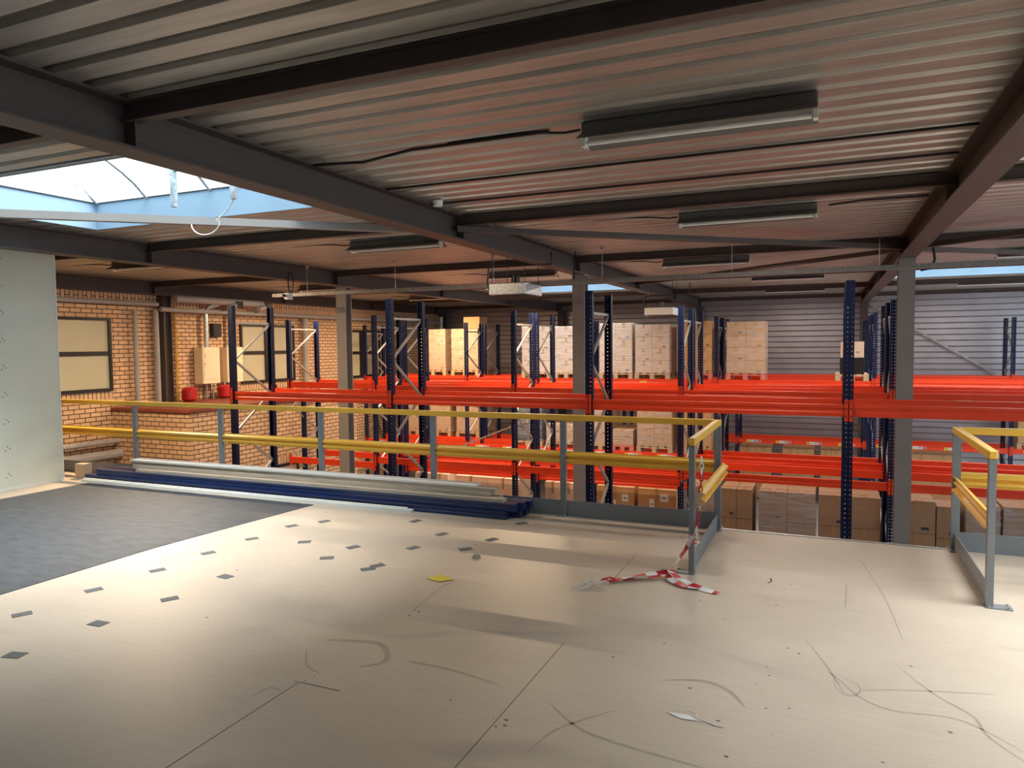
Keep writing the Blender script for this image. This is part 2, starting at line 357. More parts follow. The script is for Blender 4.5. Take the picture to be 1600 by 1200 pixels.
# skylights
for n, (xa, xb, ya, yb) in enumerate(SKY, 1):
    root = bpy.data.objects.new('window_%d' % (n if n < 4 else 8), None); C.objects.link(root); root.location = ((xa+xb)/2, (ya+yb)/2, DZ)
    struct(root); cx, cy = (xa+xb)/2, (ya+yb)/2
    hx, hy = (xb-xa)/2, (yb-ya)/2; zc = .27
    cu = MB()
    cu.box((-hx-.04, -hy-.04, -.01), (-hx, hy+.04, zc), M_curb).box((hx, -hy-.04, -.01), (hx+.04, hy+.04, zc), M_curb)
    cu.box((-hx, -hy-.04, -.01), (hx, -hy, zc), M_curb).box((-hx, hy, -.01), (hx, hy+.04, zc), M_curb)
    cu.obj('curb', root)
    fr = MB(); fr.box((-hx-.04, hy-.01, zc), (hx+.04, hy+.05, zc+.012), M_dark); fr.box((-hx-.04, -hy-.05, zc), (hx+.04, -hy+.01, zc+.012), M_dark)
    fr.box((-hx-.05, -hy, zc), (-hx+.01, hy, zc+.012), M_dark).box((hx-.01, -hy, zc), (hx+.05, hy, zc+.012), M_dark); fr.obj('curb_trim', root)
    arc = [(-hy+2*hy*i/14, zc+.012+.42*math.sin(math.pi*i/14)**.8) for i in range(15)]
    g = MB(); g.extrude(arc, 'X', -hx, hx, M_glaze, closed=False)
    for sx in (-hx, hx): g.poly([(sx, u, v) for u, v in arc], M_glaze)
    g.obj('glazing', root, smooth=False)
    x = -hx+.02 if n > 1 else -7.46-cx
    for xr in ([-7.47, -6.70, -5.80, -4.9, -4.15] if n == 1 else [xa+.05+i*.82 for i in range(5)]):
        rb = MB(); pr = [(xr-cx, u, v-.012) for u, v in arc]
        for p, q in zip(pr[:-1], pr[1:]): rb.bar(p, q, .035, .03, M_galv)
        rb.obj('glazing_bar', root)
    if n == 1: sky_root = root

# ------------------------------------------------------------------ steel frame
gl = {-12.56: 'grey-brown roof girder running along the top of the brick wall', -8.06: 'roof girder over the partition, blue-lit beside the skylight',
      -3.56: 'large brown roof girder crossing from upper left to the back', .95: 'brown roof girder at the upper right above the gate gap', 5.45: 'brown roof girder beyond the right edge of the view'}
for x in XG:
    r = empty('roof_girder', (x, 10, 2.79), gl[x], 'girder', 'roof girders')
    ibeam(MB(), 'Y', 0, 0, .262, -13.9, YB-10.06, .20, M_brown, .016, .012).obj('beam', r)
    for yy in PUR[1:]:
        for sx in (-1, 1):
            MB().box((sx*.006, yy-10-.006, .016), (sx*.092, yy-10+.006, .246), M_brown).obj('stiffener', r)
            MB().box((sx*.006, yy-10+.03, .06), (sx*.05, yy-10+.06, .2), M_brown).obj('cleat', r)
pl = {2.87: 'nearest roof purlin crossing the top of the view', 6.76: 'roof purlin above the mezzanine edge', 10.62: 'roof purlin at the row of columns',
      14.48: 'roof purlin over the second aisle', 18.34: 'roof purlin over the far racks', 22.2: 'roof purlin by the back wall'}
for y in PUR[1:]:
    for a, b in zip(XG[:-1], XG[1:]):
        if abs(y-4.6) < 0: continue
        o = MB(); ibeam(o, 'X', 0, 0, .105, -(b-a)/2+.012, (b-a)/2-.012, .075, M_brown, .009, .007)
        o = o.obj('roof_purlin', None, ((a+b)/2, y, 2.942))
        bay = {-12.56: 'in the bay beside the brick wall', -8.06: 'in the skylight bay', -3.56: 'in the middle bay', .95: 'in the right-hand bay'}[a]
        tag(o, pl[y]+', '+bay, 'purlin', 'roof purlins')
cl = {(-8.06, 10.9): 'grey-brown steel column left of centre in front of the brick wall', (-3.56, 10.9): 'grey steel column in the centre among the racks',
      (.95, 10.9): 'grey steel column at the right behind the gate gap', (5.45, 10.9): 'grey steel column beyond the right edge',
      (-12.56, 10.9): 'brown steel column standing against the brick wall', (-12.56, 22.6): 'brown column in the far left corner',
      (-8.06, 22.6): 'brown column at the dark part of the back wall', (-3.56, 22.6): 'brown column at the back wall behind the hanging heater',
      (.95, 22.6): 'brown column at the back wall right of the black box', (5.45, 22.6): 'brown column at the far right of the back wall'}
for (x, y), lb in cl.items():
    m = M_grey if (y < 15 and x > -10) else M_brown
    r = empty('steel_column', (x, y, GZ), lb, 'column', 'roof columns')
    h = .098; t = .005; tf = .014; o = MB(); top = 2.79-GZ
    o.extrude([(-h, -h), (h, -h), (h, -h+tf), (t, -h+tf), (t, h-tf), (h, h-tf), (h, h), (-h, h), (-h, h-tf), (-t, h-tf), (-t, -h+tf), (-h, -h+tf)], 'Z', .015, top-.012, m)
    o.obj('shaft', r)
    MB().box((-.15, -.15, 0), (.15, .15, .015), m).obj('base_plate', r); MB().box((-.11, -.11, top-.012), (.11, .11, top), m).obj('cap_plate', r)
    if y > 20: r.location.y = 22.68
def flat(name, p, q, lb, cat, w=.07, h=.06, m=M_brown, grp=None):
    o = MB().bar(Vector(p)-Vector(p), Vector(q)-Vector(p), w, h, m).obj(name, None, p); tag(o, lb, cat, grp)
G = 'roof wind braces'
flat('wind_brace', (-3.5, 6.66, 2.90), (.86, 10.5, 2.90), 'diagonal brace from the big girder to the right column', 'brace', grp=G)
flat('wind_brace', (.86, 10.75, 2.90), (-3.5, 14.35, 2.90), 'diagonal brace going back left from the right column', 'brace', grp=G)
flat('wind_brace', (-3.68, 6.66, 2.90), (-7.98, 2.95, 2.90), 'pale diagonal brace crossing under the near skylight', 'brace', .075, .07, M_grey, G)
flat('wind_brace', (1.04, 10.5, 2.90), (5.36, 6.85, 2.90), 'diagonal brace right of the right column, running forward', 'brace', grp=G)
flat('wind_brace', (1.04, 10.75, 2.90), (5.36, 14.35, 2.90), 'diagonal brace right of the right column, running back', 'brace', grp=G)
flat('wall_brace', (1.1, YB-.16, 2.75), (4.75, YB-.16, .4), 'long thin diagonal brace on the back wall right of the column', 'brace', .05, .05, M_brace)

# ------------------------------------------------------------------ walls
bw = MB(); z = GZ
while z < DZ+.06:
    bw.extrude([(YB+.028, z), (YB+.028, z+.122), (YB+.006, z+.128), (YB+.003, z+.136), (YB+.028, z+.160)], 'X', XL, XR+6, M_siding, closed=False); z += .16
wb = bw.obj('wall_back'); struct(wb, 'grey horizontal metal siding of the back wall', 'wall')
MB().box((XL, YB+.04, GZ), (XR+6, YB+.12, DZ+.2), M_siding).obj('wall_backing', wb)
wr = MB().box((XL-.3, -4.2, GZ), (XR, -4.0, DZ+.2), M_siding).obj('wall_rear'); struct(wr, 'grey metal wall behind the viewer', 'wall')
wl = MB().box((XL-.3, -4, GZ), (XL, YB+.1, 2.79), brickX).obj('wall_left'); struct(wl, 'tan brick side wall with dark joints', 'wall')
MB().box((XL-.02, -4, 2.56), (XL+.004, YB, 2.79), brickS).obj('soldier_course', wl)
MB().box((XL-.3, -4, 2.79), (XL+.02, YB+.1, DZ+.2), M_brown).obj('wall_cladding', wl)
# low thick brick wall in front of the left wall
LX, LY0, LY1, LZ = -10.64, 9.69, 14.8, .52
lw = MB().box((LX-.02, LY0, GZ), (LX, LY1, LZ), brickX).box((XL, LY0, GZ), (LX-.02, LY0+.02, LZ), brickY).box((XL, LY1-.02, GZ), (LX-.02, LY1, LZ), brickY).box((XL, LY0+.02, GZ), (LX-.02, LY1-.02, LZ-.02), M_conc).obj('wall_low'); struct(lw, 'low brick projection with a dark red coping in front of the side wall', 'wall')
MB().box((XL, LY0-.03, LZ), (LX+.03, LY1+.03, LZ+.06), M_cop).obj('coping', lw)
MB().box((LX-.01, 11.6, -.78), (LX+.004, 12.75, -.56), brickS).obj('soldier_course', lw)
pw = MB().box((-9.26, -4, 0), (-9.14, 6.26, 2.99), M_part).obj('wall_partition'); struct(pw, 'pale grey-green partition wall at the left', 'wall')
MB().box((-9.265, 6.26, 0), (-9.135, 6.275, 2.99), M_white).obj('edge_trim', pw)
MB().box((-9.14, -4, 0), (-9.125, 6.26, .02), M_white).obj('floor_trim', pw)
sc = MB()
for yy in (5.58, 4.4):
    sc.box((-9.14, yy-.0015, 0), (-9.139, yy+.0015, 2.99), M_part)
    for k in range(9):
        z = .15+k*.33
        for dy, dz in ((-.025, 0), (.025, .02), (.0, .05)):
            sc.box((-9.14, yy+dy-.006, z+dz-.006), (-9.136, yy+dy+.006, z+dz+.006), M_pad)
sc.obj('screw_heads', pw)

def wall_window(n, y0, y1, z0, z1, mull, zr, lb, x=XL):
    r = bpy.data.objects.new('window_%d' % n, None); C.objects.link(r); r.location = (x, (y0+y1)/2, z0); struct(r)
    hy = (y1-y0)/2; h = z1-z0; t = .055; o = MB(); D = .06
    o.box((0, -hy, 0), (D, hy, t), M_dark).box((0, -hy, h-t), (D, hy, h), M_dark)
    o.box((0, -hy, t), (D, -hy+t, h-t), M_dark).box((0, hy-t, t), (D, hy, h-t), M_dark)
    o.box((0, -hy, zr-z0-.04), (D-.01, hy, zr-z0+.04), M_dark)
    if mull: o.box((0, -mull/2, t), (D, mull/2, h-t), M_dark)
    o.obj('window_frame', r)
    halves = [(-hy+t, -mull/2), (mull/2, hy-t)] if mull else [(-hy+t, hy-t)]
    for a, b in halves:
        for c, d in ((t, zr-z0-.04), (zr-z0+.04, h-t)):
            MB().box((0, a, c), (.02, b, d), M_blind).obj('pane', r)
    MB().box((-.01, -hy-.02, -.15), (.004, hy+.02, -.005), brickS).obj('sill_course', r)
wall_window(4, 8.55, 9.70, .90, 2.30, 0, 1.62, '')
wall_window(5, 13.05, 14.92, .86, 2.26, .28, 1.58, '')
wall_window(6, 17.0, 18.82, .80, 2.18, .26, 1.52, '')
r = bpy.data.objects.new('window_7', None); C.objects.link(r); r.location = (LX, 12.2, -1.9); struct(r)
MB().box((0, -.40, 0), (.04, -.34, 1.12), M_dark).box((0, .34, 0), (.04, .40, 1.12), M_dark).box((0, -.40, 1.06), (.04, .40, 1.12), M_dark).obj('window_frame', r)
MB().box((0, -.34, 0), (.015, .34, 1.06), M_card2).obj('pane', r)

# ------------------------------------------------------------------ things on the left wall
def pipe(name, pts, rad, m, lb, cat='pipe', grp=None, n=10):
    p0 = Vector(pts[0]); o = MB().tube([Vector(p)-p0 for p in pts], rad, m, n).obj(name, None, p0, smooth=False); return tag(o, lb, cat, grp)
X = XL
pipe('rainwater_pipe', [(X+.09, 10.2, -.5+1.08), (X+.09, 10.2, 2.48)], .045, M_pipe, 'light grey downpipe nearest the dark-framed window')
pipe('rainwater_pipe', [(X+.10, 10.68, .58), (X+.10, 10.68, 2.50)], .055, M_pipe, 'grey downpipe just left of the brown wall column')
pipe('gas_pipe', [(X+.04, 11.22, .58), (X+.04, 11.22, 2.6)], .02, M_gypipe, 'thin yellow gas pipe beside the brown wall column')
pipe('wall_pipe', [(X+.14, 6.5, 2.60), (X+.14, 10.7, 2.60)], .045, M_pipe, 'horizontal grey pipe high on the brick wall')
pipe('wall_pipe', [(X+.22, 10.7, 2.50), (X+.22, 22.4, 2.50)], .05, M_pipe, 'long horizontal grey pipe below the roof along the wall')
pipe('wall_pipe', [(X+.40, 10.9, 2.72), (X+.40, 13.4, 2.72)], .075, M_pipe, 'thick pale flue pipe above the boilers')
pipe('wall_pipe', [(X+.15, 7.0, -.04), (X+.15, 9.69, -.06)], .05, M_pipe, 'upper of two pipes low behind the left railing')
pipe('wall_pipe', [(X+.2, 7.0, -.28), (X+.2, 9.69, -.30)], .09, M_pipe, 'thicker lower pipe low behind the left railing')
pipe('rainwater_pipe', [(X+.12, 15.25, GZ), (X+.12, 15.25, 2.5)], .07, M_pipe, 'brown downpipe between the two double windows')
pipe('rainwater_pipe', [(X+.25, 22.3, GZ), (X+.25, 22.3, 2.7)], .09, M_galv, 'bright metal pipe in the far left corner')
def boiler(y, lb):
    r = empty('boiler', (X+.03, y, .92), lb, 'boiler', 'wall boilers')
    MB().box((0, -.245, 0), (.26, .245, .80), M_boiler).obj('casing', r, bevel=.012)
    MB().box((.261, -.215, .10), (.268, .215, .77), M_boiler).obj('front_panel', r)
    MB().box((.268, -.19, .42), (.272, -.17, .44), M_black).box((.268, -.19, .58), (.272, -.18, .66), M_pad).obj('lock', r)
    fl = MB().tube([(.13, 0, .8), (.13, 0, 1.6), (.18, .07, 1.68), (.33, .2, 1.76)], .05, M_galv, 10).obj('flue', r)
    for k, dy in enumerate((-.14, -.05, .05, .14)):
        MB().tube([(.15, dy, 0), (.15, dy, -.34)], .013, M_galv if k % 2 else M_dark, 6).obj('connection_pipe', r)
boiler(11.92, 'beige wall boiler, left of the pair'); boiler(12.62, 'beige wall boiler, right of the pair, behind the blue upright')
def vessel(y, lb):
    r = empty('expansion_vessel', (X+.3, y, .59), lb, 'vessel', 'red expansion vessels')
    MB().tube([(0, 0, 0), (0, 0, .04), (0, 0, .24), (0, 0, .29)], [.11, .155, .155, .09], M_vessel, 18).obj('tank', r)
    MB().tube([(0, 0, .28), (0, 0, .36)], .015, M_galv, 8).tube([(0, 0, .36), (-.2, 0, .36)], .012, M_galv, 8).obj('connection_pipe', r)
vessel(11.28, 'round red expansion vessel, left one'); vessel(12.26, 'round red expansion vessel, right one')
r = empty('meter_box', (X, 12.30, 1.95), 'small black box on the bricks above the boilers', 'box')
MB().box((0, -.12, 0), (.10, .12, .30), M_black).obj('body', r); MB().box((.101, -.10, .02), (.106, .10, .28), M_dark).obj('lid', r)
for yy, lb in ((12.02, 'left'), (12.95, 'right')):
    r = empty('security_camera', (X+.45, yy+.4, 2.60), 'black and grey flue cowl, %s of the two above the boilers' % lb, 'cowl', 'flue cowls')
    r.name = 'flue_cowl'
    MB().tube([(0, -.12, .0), (0, .10, .06)], .07, M_galv, 10).obj('duct', r); MB().box((-.08, .08, .0), (.08, .24, .14), M_black).obj('hood', r)

# ------------------------------------------------------------------ pallet racks
MC = {}
def cached(key, fn):
    if key not in MC: MC[key] = fn()
    return MC[key]
def upright_mesh(h):
    def f():
        w, d, t = .045, .068, .004; o = MB()
        o.extrude([(-w, -d/2), (w, -d/2), (w, d/2), (w-.014, d/2), (w-.014, d/2-t), (w-t, d/2-t), (w-t, -d/2+t), (-w+t, -d/2+t), (-w+t, d/2-t), (-w+.014, d/2-t), (-w+.014, d/2), (-w, d/2)], 'Z', 0, h, M_up)
        return o.mesh('upright')
    return cached(('u', round(h, 3)), f)
def beam_mesh(L, h=.125):
    def f():
        o = MB(); d = .045
        o.extrude([(0, 0), (0, -.034), (.005, -.040), (.005, -.075), (0, -.081), (0, -h), (d, -h), (d, 0)], 'X', -L/2, L/2, M_red)
        return o.mesh('beam')
    return cached(('b', round(L, 3), h), f)
def conn_mesh(sx):
    def f():
        o = MB(); o.box((-.004 if sx > 0 else 0, -.0, -.17), (0 if sx > 0 else .004, .05, .055), M_red)
        o.box((0, -.038, -.17) if sx > 0 else (-.034, -.038, -.17), (.034, -.034, .055) if sx > 0 else (0, -.034, .055), M_red)
        o.box((0, -.038, -.17) if sx > 0 else (-.003, -.038, -.17), (.003, .03, .055) if sx > 0 else (0, .03, .055), M_red)
        for z in (-.13, -.05, .02): o.box((.012 if sx > 0 else -.022, -.0395, z), (.022 if sx > 0 else -.012, -.038, z+.022), M_dark)
        return o.mesh('connector')
    return cached(('c', sx), f)
def label_mesh():
    def f():
        o = MB(); y = -.002
        o.box((-.20, y, -.035), (-.11, 0, .035), M_yp).box((-.108, y, -.035), (0, 0, .035), M_twh).box((.0, y, -.035), (.10, 0, .035), M_twh).box((.10, y, -.035), (.20, 0, .035), M_pink)
        for k in range(9): o.box((.012+k*.009, y-.001, -.018), (.012+k*.009+(.004 if k % 3 else .006), y, .022), M_ink)
        for k in range(4): o.box((-.095+k*.022, y-.001, -.012), (-.095+k*.022+.014, y, .006), M_pad)
        o.poly([(-.18, y-.001, -.01), (-.13, y-.001, -.01), (-.155, y-.001, .02)], M_ink); o.box((.125, y-.001, -.012), (.175, y, .008), M_ink)
        return o.mesh('barcode_label')
    return cached('lab', f)
def braces(top, dy, first, step=.54, ztop=None):
    pass
def rack(lb, yf, yr, frames, ztops, levels, first=2.06, labels=(), setback=None, flip=False):
    """frames: x of each frame; levels: list of (bay index, z_front, z_rear)"""
    x0 = sum(frames)/len(frames); root = empty('pallet_rack', (x0, yf, GZ), lb, 'rack', 'pallet racks')
    for i, fx in enumerate(frames):
        h = (ztops[i] if isinstance(ztops, (list, tuple)) else ztops)-GZ
        for k, yy in enumerate((yf, yr)):
            if setback is not None and i == setback and k == 0:
                o = inst(upright_mesh(round(h-(.62-GZ), 3)), 'upright', root, (fx-x0, 0, .62-GZ)); inst(upright_mesh(round(.62-GZ, 3)), 'upright', root, (fx-x0, .42, 0)); continue
            o = inst(upright_mesh(h), 'upright', root, (fx-x0, yy-yf, 0), (0, 0, math.pi if k else 0))
        D = yr-yf
        zz = first; side = 1; ys_ = (0.03, D-.03)
        MB().bar((fx-x0, .03, first-GZ+.02), (fx-x0, D-.03, first-GZ+.02), .03, .03, M_brace).obj('brace', root)
        while zz-.54 > GZ+.1:
            a, b = (ys_[1], ys_[0]) if side > 0 else (ys_[0], ys_[1])
            MB().bar((fx-x0, a, zz-GZ), (fx-x0, b, zz-.54-GZ), .028, .028, M_brace).obj('brace', root)
            zz -= .54; side = -side
    for bay, zf, zr in levels:
        a, b = frames[bay], frames[bay+1]; L = b-a-.012; cx = (a+b)/2-x0
        for k, (yy, zt) in enumerate(((yf-.036, zf), (yr+.036, zr))):
            if zt is None: continue
            rot = math.pi if k else 0
            bo = inst(beam_mesh(L-.08), 'beam', root, (cx, yy-yf, zt-GZ), (0, 0, rot))
            for sx in (-1, 1):
                inst(conn_mesh(-sx), 'connector', bo, (sx*(L/2), .0, 0))
            if (bay, round(zf, 2)) in labels and k == 0:
                nl = int(L/.80)
                for j in range(nl):
                    inst(label_mesh(), 'barcode_label', bo, (-L/2+.45+j*.79, 0, -.07))
    return root
A = rack('nearest pallet rack, blue uprights with bright red top beams behind the railing', 8.31, 9.13, [-8.19, -5.40, -2.60, .216, 3.03], 2.34,
     [(0, 1.05, 1.05), (1, 1.05, 1.05), (2, 1.05, 1.05), (3, 1.05, 1.05), (0, -1.6, -1.6), (1, -1.6, -1.6), (2, -1.6, -1.6)])
B1 = rack('second pallet rack row, front half of the double row with the cranked left end frame', 12.05, 12.95, [-10.33, -8.20, -5.20, -2.20, .90, 4.0], [2.27, 2.32, 2.32, 2.32, 2.32, 2.32],
     [(0, .98, .98), (1, .94, .94), (2, .94, .94), (3, .94, .94), (4, .94, .94), (0, -.60, -.58), (1, -.49, -.49), (2, -.49, -.49), (3, -.40, -.38), (4, -.40, -.38)], setback=0)
B2 = rack('second pallet rack row, rear half standing back to back with the front half', 13.17, 14.07, [-8.20, -5.20, -2.20, .90, 4.0], 2.32,
     [(0, .97, .93), (1, .97, .93), (2, .97, .93), (3, .97, .93), (0, -.82, -.82), (1, -.82, -.82), (2, -.29, -.34), (3, -.29, -.34)])
C1 = rack('third pallet rack row, front half with barcode labels on the middle beams', 17.0, 17.9, [-11.88, -8.70, -5.48, -2.31, .93, 4.17], 2.30,
     [(0, .86, .86), (1, .87, .87), (2, .87, .87), (3, .87, .87), (4, .87, .87), (0, -.88, -.88), (1, -.88, -.88), (2, -.88, -.88)], labels={(0, -.88), (1, -.88), (2, -.88)}, first=2.04)
C2 = rack('third pallet rack row, rear half back to back with the labelled row', 18.12, 19.02, [-11.88, -8.70, -5.48, -2.31, .93, 4.17], 2.30,
     [(0, .86, .86), (1, .87, .87), (2, .87, .87), (3, .87, .87), (4, .87, .87), (0, -.88, -.88), (1, -.88, -.88), (2, -.88, -.88)], first=2.04)
D = rack('farthest pallet rack row against the grey back wall', 21.3, 22.2, [-8.85, -5.58, -2.31, .95, 4.22, 7.49], 2.27,
     [(i, .81, .79) for i in range(5)]+[(i, -.99, -.99) for i in range(5)], labels={(i, -.99) for i in range(5)}, first=2.0)
for (x, y, z, lb) in ((-3.98, 16.92, .80, 'small orange sticker on the red beam of the third rack row'), (1.8, 12.0, .83, 'small orange sticker on the red top beam at the right')):
    o = MB().box((-.09, -.004, -.022), (.09, 0, .022), M_orange).obj('orange_sticker', None, (x, y if x < 0 else 12.012, z)); tag(o, lb, 'sticker')
    if x < 0: o.location = (-3.98, 16.962, .80)

# ------------------------------------------------------------------ pallets and cartons
def pallet(cx, y0, z, w, lb, m=M_wood, dep=1.15, grp='pallets in the racks'):
    r = empty('pallet', (cx, y0, z), lb, 'pallet', grp)
    dk_ = MB()
    n = 5
    for i in range(n):
        x = -w/2+i*(w-.11)/(n-1); dk_.box((x, 0, .118), (x+.11, dep, .14), m)
    for yy in (0, dep/2-.05, dep-.1): dk_.box((-w/2, yy, .096), (w/2, yy+.1, .118), m)
    dk_.obj('deck_boards', r)
    for x in (-w/2, -.05, w/2-.1):
        bl = MB()
        for yy in (0, dep/2-.07, dep-.14): bl.box((x, yy, .022), (x+.1, yy+.14, .096), m)
        bl.box((x, 0, 0), (x+.1, dep, .022), m); bl.obj('runner', r)
    return r
NB = [0]
def carton_mesh(w, d, h, m, kind=0):
    def f():
        o = MB().box((-w/2, 0, 0), (w/2, d, h), m)
        me = o.mesh('carton', bevel=.006)
        return me
    return cached(('k', round(w, 3), round(d, 3), round(h, 3), m.name), f)
def tape_mesh(w, d, h):
    def f():
        o = MB().box((-.025, -.0015, h*.72), (.025, 0, h+.0015), M_tape).box((-.025, -.0015, h), (.025, d, h+.0015), M_tape)
        return o.mesh('packing_tape')
    return cached(('t', round(w, 3), round(d, 3), round(h, 3)), f)
def mark_mesh(w, h, k):
    def f():
        o = MB(); 
        if k == 0: o.box((-w*.22, -.002, h*.62), (w*.12, 0, h*.70), M_tape)
        elif k == 1: o.box((w*.1, -.002, h*.12), (w*.32, 0, h*.20), M_ink).box((-w*.35, -.002, h*.1), (-w*.2, 0, h*.16), M_tape)
        else: o.box((-w*.1, -.002, h*.15), (w*.2, 0, h*.34), M_twh).box((-w*.05, -.003, h*.2), (w*.1, -.002, h*.22), M_ink)
        return o.mesh('printed_mark')
    return cached(('m', round(w, 3), round(h, 3), k), f)
def load(lb, x0, x1, y0, zbot, ztop, nc=2, nr=3, dep=1.1, m=M_card, nd=1, pal=M_wood, film=True, palw=None, base=None, marks=(0, 1), gap=.004, steps=None):
    """pallet on zbot, cartons from pallet top to ztop"""
    cx, w = (x0+x1)/2, x1-x0
    zb = zbot
    if pal is not None:
        pallet(cx, y0-.02, zbot, palw or w+.03, {True: 'red', False: 'wooden'}[pal is M_redwood]+' pallet of the '+lb, pal, dep+.04); zb = zbot+.142
    cw, ch, cd = w/nc, (ztop-zb)/nr, dep/nd
    for i in range(nc):
        for j in range(nr):
            if steps and j >= nr-steps[i]: continue
            for k in range(nd):
                o = bpy.data.objects.new('cardboard_box', carton_mesh(cw-gap, cd-gap, ch-.003, m)); C.objects.link(o)
                o.location = (x0+cw*(i+.5), y0+cd*k, zb+ch*j)
                lv = ['bottom', 'second', 'third', 'fourth'][j] if j < nr-1 else 'top'
                sd = '' if nc == 1 else ('left ' if i == 0 else 'right ')
                tag(o, (('rear ' if nd > 1 and k == nd-1 else 'inner ' if k else '')+sd+'box on the '+lv+' layer, '+lb).strip(), 'box', 'boxes of the '+lb)
                if k == 0:
                    inst(tape_mesh(cw-gap, cd-gap, ch-.003), 'packing_tape', o)
                    if marks: inst(mark_mesh(cw-gap, ch-.003, marks[(i+j) % len(marks)]), 'printed_mark', o)
    if film:
        o = MB(); e = .006
        pr = [(x0-e, y0-e), (x1+e, y0-e), (x1+e, y0+dep+e), (x0-e, y0+dep+e)]
        zs = [zb+.004+(ztop-zb+.004)*t/10 for t in range(11)]
        rnd = random.Random(int(x0*1000))
        rows = []
        for z in zs:
            row = []
            for a in range(4):
                p, q = Vector(pr[a]), Vector(pr[(a+1) % 4])
                for s_ in range(8):
                    v = p.lerp(q, s_/8); n = Vector((0, 0)); n = Vector((q-p).normalized()); n = Vector((n.y, -n.x))
                    v = v+n*rnd.uniform(0, .008); row.append((v.x-cx, v.y-y0, z-zb))
            rows.append(row)
        for r0, r1 in zip(rows[:-1], rows[1:]):
            for a in range(len(r0)): b = (a+1) % len(r0); o.poly([r0[a], r0[b], r1[b], r1[a]], M_film)
        tag(o.obj('stretch_film', None, (cx, y0, zb)), 'clear film round the '+lb, 'film', 'stretch film wraps')
T = .87
load('leftmost orange-lit stack, top shelf', -10.77, -9.95, 18.14, .86, 2.17, 2, 3)
load('orange-lit stack with an extra box', -9.75, -8.92, 18.14, .86, 2.17, 2, 4)
o = MB().box((-.25, 0, 0), (.25, .5, .32), M_card).obj('cardboard_box', None, (-9.14, 18.2, 2.18), bevel=.006); tag(o, 'single cardboard box standing on top of the orange-lit stack', 'box')
load('pale filmed stack by the narrow one, top shelf', -7.10, -6.34, 16.98, T, 2.17, 2, 4, m=M_card2)
load('narrow pale filmed stack touching the centre column', -6.22, -5.62, 16.98, T, 2.15, 1, 4, m=M_card2)
load('tall pale filmed stack right of the centre column', -5.06, -4.26, 16.98, T, 2.20, 2, 3, m=M_card2, nd=2)
load('pale strapped stack under the far heater', -4.18, -3.38, 16.98, T, 2.15, 2, 4, m=M_card2, nd=2)
load('brown top-shelf stack behind blue uprights', -3.06, -2.40, 16.98, T, 2.21, 2, 4, pal=M_redwood, film=False)
load('orange stack on the red pallet, top shelf', -2.08, -1.26, 16.98, T, 2.18, 2, 4, pal=M_redwood, nd=2, dep=.8)
pallet(.50, 16.96, T, .64, 'small wooden pallet under the black box and the beige carton')
o = MB().box((-.235, 0, 0), (.235, .45, .35), M_black).obj('black_box', None, (.50, 17.0, T+.142), bevel=.01); tag(o, 'black box on the small pallet under the beige carton', 'box')
o = MB().box((-.225, 0, 0), (.225, .42, .34), M_card2).obj('cardboard_box', None, (.50, 17.0, T+.494), bevel=.006); tag(o, 'beige carton on top of the black box', 'box')
MB().box((.07, -.002, .10), (.14, 0, .13), M_tape).obj('printed_mark', o)
# middle level of the third row
U = -.88
load('leftmost middle-shelf stack', -11.5, -10.88, 18.14, U, .30, 2, 3)
load('second middle-shelf stack from left', -10.68, -9.82, 18.14, U, .30, 2, 3)
load('third middle-shelf stack from left', -9.62, -8.92, 18.14, U, .28, 2, 3)
load('black filmed bale, middle shelf', -7.36, -6.60, 17.0, U, .52, 1, 2, m=M_black, marks=None)
load('low white-filmed stack, middle shelf', -6.46, -5.66, 17.0, U, -.28, 2, 2)
load('middle-shelf stack right of the centre column', -5.30, -4.80, 17.0, U, .22, 1, 4, pal=M_wood)
load('short filmed stack, pink-red pallet', -4.76, -4.24, 17.0, U, -.36, 1, 2, pal=M_redwood)
load('square filmed stack, middle shelf', -4.14, -3.32, 17.0, U, .10, 2, 4)
load('middle-shelf stack behind paired blue uprights', -3.06, -2.40, 17.0, U, .18, 2, 3, film=False)
# far row
load('beige stack at the far right rack end', 4.36, 5.0, 21.3, -.99, -.15, 1, 2, dep=.8, film=False)
for k, (a, b) in enumerate(((-2.24, -1.38), (-1.10, -.28), (-.12, .40), (2.05, 3.02))):
    load(['left low stack under far labels', 'middle low stack under far labels', 'narrow low stack under far labels', 'right low stack under far labels'][k], a, b, 21.35, GZ, -1.22, 2, 3, dep=.8, film=False)
# big cartons below the second row
BL = [(-2.08, -1.62, 'behind the gate post', 1), (-1.57, -1.07, 'first right of the gate post', 2), (-.97, -.13, 'in wrinkled film', 2), (-.09, .78, 'left of the blue upright', 2),
      (1.04, 1.50, 'right of the column, wider', 1), (1.51, 1.78, 'right of the column, narrow', 1), (1.88, 2.30, 'behind the right railing', 1), (2.34, 3.2, 'at the right edge', 2)]
for k, (a, b, wds, nc) in enumerate(BL):
    load('tall stack '+wds, a, b, 12.12, GZ, -.66 if k != 5 else -.72, nc, 4, m=M_card3, nd=3, dep=.78, palw=(b-a), film=k in (0, 2, 6, 7))
NL = [(-8.05, -7.25, M_card2, 'leftmost under the red beam'), (-7.08, -5.62, M_card2, 'wide and pale under the red beam'), (-5.08, -4.42, M_card2, 'pale beside the centre column'),
      (-4.02, -3.28, M_card, 'with white papers, left'), (-3.22, -2.50, M_card, 'with white papers, right')]
for k, (a, b, m, wds) in enumerate(NL):
    load('low stack '+wds, a, b, 13.25, GZ, -.99, 2 if k < 3 else 1, 2, m=m, dep=.75, palw=(b-a), film=False, marks=None if k < 3 else (2,), nd=1)
